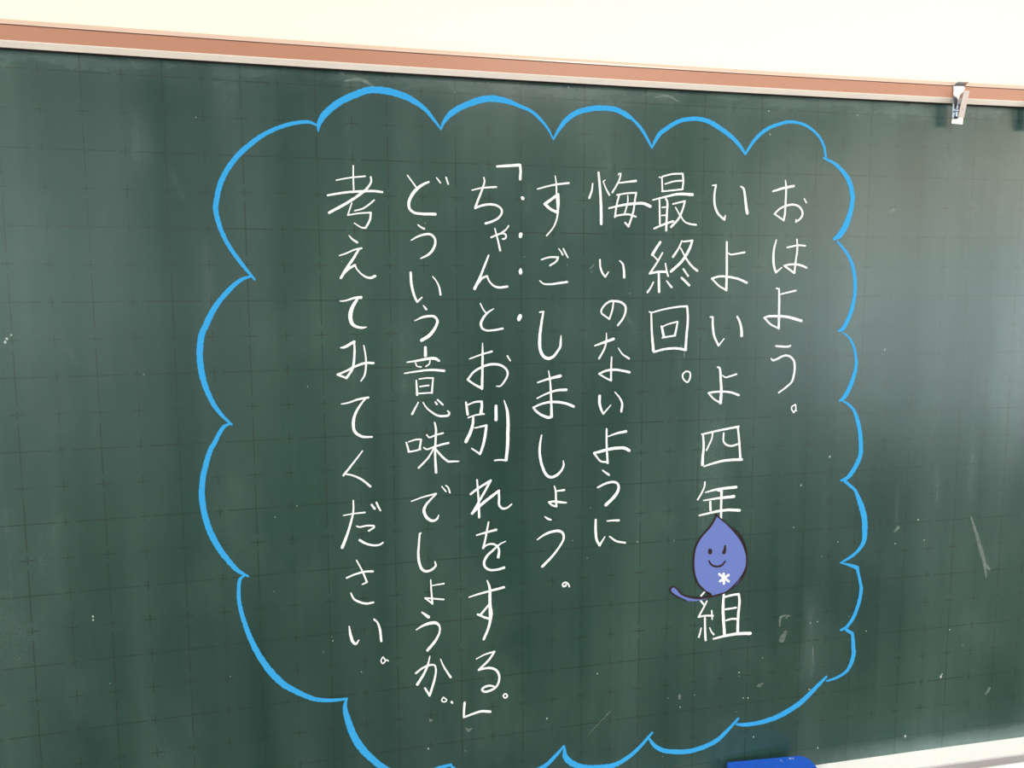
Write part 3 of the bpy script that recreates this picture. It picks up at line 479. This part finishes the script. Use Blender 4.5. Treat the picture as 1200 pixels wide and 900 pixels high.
EYE = "2741,13319,3 2771,13305,3 2787,13271,3 2776,13230,3 2750,13212,3 2720,13232,3 2710,13268,3 2718,13307,3"
LEAF_LINES = ["2863,13878,23 2750,13698,23 2578,13517,23 2488,13358,24 2457,13166,24 2468,12943,25 2537,12742,25 2657,12605,26 2763,12520,26", "2839,13896,29 2909,13831,27 3044,13719,25 3213,13540,23 3337,13363,21 3418,13146,19 3426,12976,18", "3165,13641,17 3288,13521,17 3398,13317,17 3441,13088,18 3420,12878,18 3296,12676,18 3104,12551,17", "3426,13089,17 3418,12949,20 3338,12786,23 3207,12641,26 3075,12540,27 2956,12508,28 2793,12480,29", "2793,12494,29 2718,12558,32 2778,12518,35", "2793,12489,35 2601,12467,32 2410,12501,30 2247,12572,27 2143,12687,24 2091,12711,23 2042,12668,23 2066,12611,23", "2066,12611,14 2190,12530,14 2337,12452,14"]
FACE_LINES = ["3022,13339,37 3015,13262,58 3003,13232,69", "2728,13108,26 2780,13034,35 2879,12995,35 2973,13013,35 3031,13073,29"]
STAR = ["3007,12859,41 3014,12689,41", "2924,12860,38 3103,12718,38", "3097,12831,38 2942,12735,38"]

def parse(s):
    """'x,z,w x,z,w! ...' in tenths of a millimetre -> runs of (x, z, w); '!' ends a smooth run at a corner"""
    runs, cur = [], []
    for q in s.split():
        c = q.endswith('!'); x, z, wd = (int(t) * 1e-4 for t in q.rstrip('!').split(','))
        cur.append((x, z, wd))
        if c and len(cur) > 1: runs.append(cur); cur = [(x, z, wd)]
    if len(cur) > 1 or not runs: runs.append(cur)
    return runs

def smooth(p, step=0.0011):
    """Catmull-Rom through the points (centripetal enough for hand strokes)"""
    if len(p) < 3 and len(p) > 1:
        n = 4; return [tuple(a + (b - a) * i / n for a, b in zip(*p)) for i in range(n + 1)]
    out = []
    for i in range(len(p) - 1):
        p1, p2 = p[i], p[i + 1]
        p0 = p[i - 1] if i else tuple(2 * a - b for a, b in zip(p1, p2))
        p3 = p[i + 2] if i + 2 < len(p) else tuple(2 * b - a for a, b in zip(p1, p2))
        d = [max(math.hypot(b[0] - a[0], b[1] - a[1]), 1e-6) ** 0.5 for a, b in ((p0, p1), (p1, p2), (p2, p3))]
        n = max(2, min(14, int(d[1] ** 2 / step)))
        m1 = [(p1[k] - p0[k]) / d[0] - (p2[k] - p0[k]) / (d[0] + d[1]) + (p2[k] - p1[k]) / d[1] for k in range(3)]
        m2 = [(p2[k] - p1[k]) / d[1] - (p3[k] - p1[k]) / (d[1] + d[2]) + (p3[k] - p2[k]) / d[2] for k in range(3)]
        for j in range(n):
            t = j / n
            h = (2 * t**3 - 3 * t**2 + 1, (t**3 - 2 * t**2 + t) * d[1], -2 * t**3 + 3 * t**2, (t**3 - t**2) * d[1])
            out.append(tuple(h[0] * p1[k] + h[1] * m1[k] + h[2] * p2[k] + h[3] * m2[k] for k in range(3)))
    out.append(p[-1])
    return out

def ribbon(bm, pts, h, cap=True, rng=None, mi=0):
    """a drawn line of varying width with round ends, h in front of the board, with its edge closed down to the board"""
    L, R = [], []
    n = len(pts)
    for i, (x, z, wd) in enumerate(pts):
        a, b = pts[max(0, i - 1)], pts[min(n - 1, i + 1)]
        tx, tz = b[0] - a[0], b[1] - a[1]; q = math.hypot(tx, tz) or 1.0
        r = max(wd, 2e-4) / 2
        rl = r * (1 + (rng.uniform(-.10, .10) if rng else 0)); rr = r * (1 + (rng.uniform(-.10, .10) if rng else 0))
        L.append((x - tz / q * rl, z + tx / q * rl)); R.append((x + tz / q * rr, z - tx / q * rr))
    def capfan(p, fr, to):
        r = p[2] / 2; a0 = math.atan2(fr[1] - p[1], fr[0] - p[0]); K = 5
        return [(p[0] + r * math.cos(a0 - math.pi * k / K), p[1] + r * math.sin(a0 - math.pi * k / K)) for k in range(1, K)]
    P3 = lambda q, hh=h: bm.verts.new((q[0], yb(q[0]) - hh, q[1]))
    vl = [P3(q) for q in L]; vr = [P3(q) for q in R]
    for i in range(n - 1):
        try: bm.faces.new((vl[i], vr[i], vr[i + 1], vl[i + 1])).material_index = mi
        except ValueError: pass
    e = [P3(q) for q in capfan(pts[-1], L[-1], R[-1])]
    s = [P3(q) for q in capfan(pts[0], R[0], L[0])]
    bm.faces.new([vl[-1], vr[-1]] + list(reversed(e))).material_index = mi
    bm.faces.new([vr[0], vl[0]] + list(reversed(s))).material_index = mi
    ring = vl + e + list(reversed(vr)) + s
    low = [bm.verts.new((v.co.x, yb(v.co.x) - h * 0.05, v.co.z)) for v in ring]
    for i in range(len(ring)):
        j = (i + 1) % len(ring)
        bm.faces.new((ring[j], ring[i], low[i], low[j])).material_index = mi

def blob(bm, x, z, r, h, rng):
    ring = []
    for k in range(7):
        a = 2 * math.pi * k / 7; rr = r * rng.uniform(0.65, 1.25)
        ring.append(bm.verts.new((x + rr * math.cos(a) * 0.85, yb(x) - h * 0.1, z + rr * math.sin(a))))
    c = bm.verts.new((x, yb(x) - h, z))
    for k in range(7): bm.faces.new((ring[k], ring[(k + 1) % 7], c))
    bm.faces.new(list(reversed(ring)))

def outward(bm):
    for f in bm.faces:
        f.normal_update()
def draw(name, strokes, m, parent, org, h=0.0004, rng=None):
    bm = bmesh.new(); i = 0
    for s in strokes:
        for run in parse(s):
            ribbon(bm, smooth(run), h + i * 0.00002, rng=rng); i += 1
    bmesh.ops.recalc_face_normals(bm, faces=bm.faces)
    return obj(name, bm, m, parent, org)

rng = random.Random(7)
def centre(strokes):
    q = [t for s in strokes for r in parse(s) for t in r]
    x = (min(t[0] for t in q) + max(t[0] for t in q)) / 2; z = (min(t[1] for t in q) + max(t[1] for t in q)) / 2
    return x, z

for lab, chars in COLUMNS:                   # eight columns of handwriting, one mesh per character
    x, z = centre([s for ch, ss in chars for s in ss])
    org = Vector((x, yb(x), z))
    colm = empty('writing_column', org - Vector(BASE), board); colm['label'] = lab
    for ch, ss in chars:
        nm = 'emphasis_dot' if ch == '・' else 'full_stop' if ch == '。' else 'bracket' if ch in '「」' else 'chalk_character'
        o = draw(nm, ss, M_white, colm, org, 0.0004, rng)

x, z = centre(CLOUD); org = Vector((x, yb(x), z))
cloud = empty('cloud_outline', org - Vector(BASE), board); cloud['label'] = 'bright blue chalk cloud outline of scalloped arcs around the writing'
for k, s in enumerate(CLOUD):
    draw('chalk_arc', [s], M_blue, cloud, org, 0.00035 + 0.00004 * (k % 2), rng)

draw('rubbed_chalk_marks', SMUDGES, M_smudge, board, BASE, 0.0002, rng)['kind'] = 'stuff'
bm = bmesh.new()
for q in SPECKS.split():
    x, z, r = (int(t) * 1e-4 for t in q.split(',')); blob(bm, x, z, r if r > 0.0012 else r * 0.75, 0.0005, rng)
bmesh.ops.recalc_face_normals(bm, faces=bm.faces)
obj('chalk_specks', bm, M_speck, board, BASE)['kind'] = 'stuff'

# ---------------------------------------------------------------- digital leaf sticker, modelled as a flat cut-out on the board
x, z = centre([LEAF_FILL]); LO = Vector((x, yb(x), z))
leaf = empty('leaf_cutout', LO)
tag(leaf, 'periwinkle blue leaf cut-out with a smiling face and white asterisk stuck on the chalkboard', 'leaf cut-out')
def slab(bm, outline, h0, h1):
    pts = [(q[0], q[1]) for run in parse(outline) for q in smooth(run)]
    o = [pts[0]]
    for q in pts[1:]:
        if math.hypot(q[0] - o[-1][0], q[1] - o[-1][1]) > 2e-4: o.append(q)
    if math.hypot(o[0][0] - o[-1][0], o[0][1] - o[-1][1]) < 2e-4: o.pop()
    top = [bm.verts.new((a, yb(a) - h1, b)) for a, b in o]; bot = [bm.verts.new((a, yb(a) - h0, b)) for a, b in o]
    for t in tessellate_polygon([[Vector((a, b, 0)) for a, b in o]]):
        bm.faces.new([top[i] for i in t]); bm.faces.new([bot[i] for i in reversed(t)])
    for i in range(len(o)):
        j = (i + 1) % len(o); bm.faces.new((top[i], top[j], bot[j], bot[i]))
    bmesh.ops.recalc_face_normals(bm, faces=bm.faces)
def close(s): return s + ' ' + s.split()[0].rstrip('!')
for nm, data, lab in (('leaf_blade', LEAF_FILL, None), ('leaf_stem', LEAF_STEM, None)):
    bm = bmesh.new(); slab(bm, close(data), 0.0006, 0.0016); obj(nm, bm, M_leaf, leaf, LO)
draw('outline', LEAF_LINES, M_ink, leaf, LO, 0.0018)['label'] = 'dark brown drawn outline'
bm = bmesh.new(); slab(bm, close(EYE), 0.0014, 0.0019); obj('eye', bm, M_ink, leaf, LO)
draw('eye', FACE_LINES[:1], M_ink, leaf, LO, 0.0019)
draw('mouth', FACE_LINES[1:], M_ink, leaf, LO, 0.0019)
draw('asterisk', STAR, M_star, leaf, LO, 0.0019)['label'] = 'white asterisk'

# ---------------------------------------------------------------- spring clips on the top frame
def clip(xc, label):
    """plate hooked over the frame, sprung lever standing off in front of it"""
    y0 = yb(xc) - 0.0192
    B = Vector((xc, y0, 2.0367))
    root = empty('metal_clip', B); tag(root, label, 'clip', 'spring clips on the top frame')
    X = lambda a: xc + a
    Y = lambda d: y0 - d
    Zc = lambda h: 2.0367 + h
    hw = 0.0106
    # back plate: flat strip that curls forward at its top
    pr = [(0.0, 0.0), (0.0, 0.058)] + [(0.0 + 0.014 * (1 - math.cos(t)), 0.058 + 0.0085 * math.sin(t)) for t in (0.3, 0.6, 0.9, 1.15, 1.35)]
    th = 0.0012
    bm = bmesh.new(); fr_, bk = [], []
    for i, (d, h) in enumerate(pr):
        a, b = pr[max(0, i - 1)], pr[min(len(pr) - 1, i + 1)]
        tx, tz = b[0] - a[0], b[1] - a[1]; q = math.hypot(tx, tz)
        nx, nz = tz / q * th, -tx / q * th
        fr_.append([bm.verts.new((X(s), Y(d + nx), Zc(h + nz))) for s in (-hw, hw)])
        bk.append([bm.verts.new((X(s), Y(d), Zc(h))) for s in (-hw, hw)])
    for r_ in (fr_, bk):
        for a, b in zip(r_, r_[1:]): bm.faces.new((a[0], a[1], b[1], b[0]))
    for s in (0, 1):
        for i in range(len(pr) - 1): bm.faces.new((fr_[i][s], fr_[i + 1][s], bk[i + 1][s], bk[i][s]))
    for i in (0, -1): bm.faces.new((fr_[i][0], fr_[i][1], bk[i][1], bk[i][0]))
    bmesh.ops.recalc_face_normals(bm, faces=bm.faces)
    obj('back_plate', bm, M_steel, root, B)
    # lever: channel-shaped, tilted away at the top
    h0, h1, d0, d1, lw = 0.0085, 0.0500, 0.0085, 0.0185, 0.0060
    off = 0.0003
    P = lambda s, d, h: bm.verts.new((X(s + off), Y(d), Zc(h)))
    bm = bmesh.new(); t = 0.0010
    outer = [[P(-lw, d0, h0), P(lw, d0, h0)], [P(-lw, d1, h1), P(lw, d1, h1)]]
    inner = [[P(-lw, d0 - t, h0), P(lw, d0 - t, h0)], [P(-lw, d1 - t, h1), P(lw, d1 - t, h1)]]
    for r_ in (outer, inner): bm.faces.new((r_[0][0], r_[0][1], r_[1][1], r_[1][0]))
    for s in (0, 1): bm.faces.new((outer[0][s], outer[1][s], inner[1][s], inner[0][s]))
    for i in (0, 1): bm.faces.new((outer[i][0], outer[i][1], inner[i][1], inner[i][0]))
    bmesh.ops.recalc_face_normals(bm, faces=bm.faces)
    bmesh.ops.bevel(bm, geom=[e for e in bm.edges], offset=0.0004, segments=2, affect='EDGES')
    lev = obj('lever', bm, M_satin, root, B); lev['label'] = 'satin pinkish steel lever'
    bm = bmesh.new()                          # two side wings with pivot
    for s in (-lw + 0.0003, lw - 0.0013):
        pts = [(d0 - t, h0 + 0.001), (0.0030, h0 + 0.003), (0.0016, 0.020), (0.0040, 0.026), (0.0095, 0.044), (d1 - t - 0.0012, h1 - 0.002)]
        v0 = [P(s, d, h) for d, h in pts]; v1 = [P(s + 0.001, d, h) for d, h in pts]
        bm.faces.new(v0); bm.faces.new(list(reversed(v1)))
        for i in range(len(pts)):
            j = (i + 1) % len(pts); bm.faces.new((v0[i], v0[j], v1[j], v1[i]))
    bmesh.ops.recalc_face_normals(bm, faces=bm.faces)
    obj('side_wing', bm, M_steel, root, B)
    bm = bmesh.new()                          # pivot pin across the wings
    mt = Matrix.Translation((X(off), Y(0.0042), Zc(0.021))) @ Matrix.Rotation(math.pi / 2, 4, 'Y')
    bmesh.ops.create_cone(bm, cap_ends=True, segments=16, radius1=0.0022, radius2=0.0022, depth=0.0165, matrix=mt)
    obj('pivot_pin', bm, M_steel, root, B, smooth=False)
    bm = bmesh.new()                          # dark rivet hole on the lever
    hh = 0.0215; dd = d0 + (d1 - d0) * (hh - h0) / (h1 - h0)
    mt = Matrix.Translation((X(off), Y(dd + 0.00005), Zc(hh))) @ Matrix.Rotation(math.pi / 2 + math.atan2(d1 - d0, h1 - h0), 4, 'X')
    bmesh.ops.create_cone(bm, cap_ends=True, segments=14, radius1=0.0009, radius2=0.0009, depth=0.0003, matrix=mt)
    obj('rivet', bm, M_hole, lev, B)['label'] = 'dark rivet hole'
    return root
clip(0.6965, 'silver metal spring clip hanging from the terracotta top frame near the right edge')
clip(0.8560, 'second metal clip just past the right edge, only its shadow on the board showing')

# ---------------------------------------------------------------- blue eraser on the tray
ang = math.radians(-5.6)
EC = Vector((0.3905, 0.0, 0.9197))
eo = Vector((0.3815, -0.0462, 0.9197))
er = empty('chalkboard_eraser', eo)
er.rotation_euler.z = ang
tag(er, 'blue plastic chalkboard eraser lying on the white chalk tray', 'eraser')
def rounded(hx, hy, r_l, r_r, n=7):
    pts = []
    for cx, cy, r, a0 in ((hx, hy, r_r, 0), (-hx, hy, r_l, 90), (-hx, -hy, r_l, 180), (hx, -hy, r_r, 270)):
        for k in range(n + 1):
            a = math.radians(a0 + 90 * k / n)
            pts.append((cx - math.copysign(r, cx) + r * math.cos(a), cy - math.copysign(r, cy) + r * math.sin(a)))
    return pts
def prism(bm, levels, hx, hy, rl, rr):
    rings = []
    for zz, inset in levels:
        rings.append([bm.verts.new((px, py, zz)) for px, py in rounded(hx - inset, hy - inset, max(rl - inset, 5e-4), max(rr - inset, 5e-4))])
    for a, b in zip(rings, rings[1:]):
        for i in range(len(a)):
            j = (i + 1) % len(a); bm.faces.new((a[i], a[j], b[j], b[i]))
    bm.faces.new(list(reversed(rings[0]))); bm.faces.new(rings[-1])
    bmesh.ops.recalc_face_normals(bm, faces=bm.faces)
bm = bmesh.new(); prism(bm, [(0.010, 0.0), (0.0290, 0.0), (0.0308, 0.0006), (0.0318, 0.0020)], 0.0735, 0.0300, 0.004, 0.018)
sh = obj('shell', bm, M_eraser, er); sh['label'] = 'blue plastic shell'
bm = bmesh.new(); prism(bm, [(0.0, 0.001), (0.0102, 0.001)], 0.0725, 0.0290, 0.004, 0.017)
obj('felt_pad', bm, M_felt, er)['label'] = 'dark felt pad'
bm = bmesh.new()                             # small white print on the shell
def dash(x0, y0, x1, y1, wd=0.0005):
    dx, dy = x1 - x0, y1 - y0; q = math.hypot(dx, dy); nx, ny = -dy / q * wd / 2, dx / q * wd / 2
    bm.faces.new([bm.verts.new((a, b, 0.03195)) for a, b in ((x0 - nx, y0 - ny), (x1 - nx, y1 - ny), (x1 + nx, y1 + ny), (x0 + nx, y0 + ny))])
for q in ((.0385, .0235, .0415, .0235), (.0385, .0215, .0415, .0215), (.0385, .0235, .0385, .0215), (.0415, .0235, .0415, .0215),
          (.0400, .0240, .0400, .0195), (.0382, .0195, .0418, .0195), (.0435, .0225, .0455, .0225), (.0455, .0225, .0455, .0195), (.0435, .0195, .0462, .0195),
          (.0200, .0200, .0225, .0185), (.0225, .0185, .0200, .0165), (.0215, .0150, .0225, .0120)):
    dash(*q)
obj('printed_mark', bm, M_star, er)['label'] = 'tiny white printed mark'
bm = bmesh.new()
for px, py, r in ((-0.021, 0.0285, .0007), (0.0500, 0.0285, .0008), (0.0545, 0.0275, .0007), (0.0700, 0.012, .0012), (0.036, 0.021, .0005), (0.0565, 0.0165, .0006)):
    bmesh.ops.create_icosphere(bm, subdivisions=1, radius=r, matrix=Matrix.Translation((px, py, 0.0318 - (0.0006 if py > .025 else 0) - (.0012 if px > .069 else 0))))
tag(obj('chalk_crumbs', bm, M_speck, er), kind='stuff')

# ---------------------------------------------------------------- added ceiling lamps (brighten tray and board, above the picture)
for (x, y, k), which in zip(ADDED_LAMPS, ('front left', 'front right', 'rear left')):
    root = empty('ceiling_lamp', (x, y, CZ)); tag(root, 'white %s ceiling lamp of the classroom, out of the picture' % which, 'lamp')
    bm = bmesh.new(); box(bm, x - .16, x + .16, y - .7, y + .7, CZ - 0.045, CZ, 0.008)
    obj('housing', bm, M_added_lamp, root, (x, y, CZ))
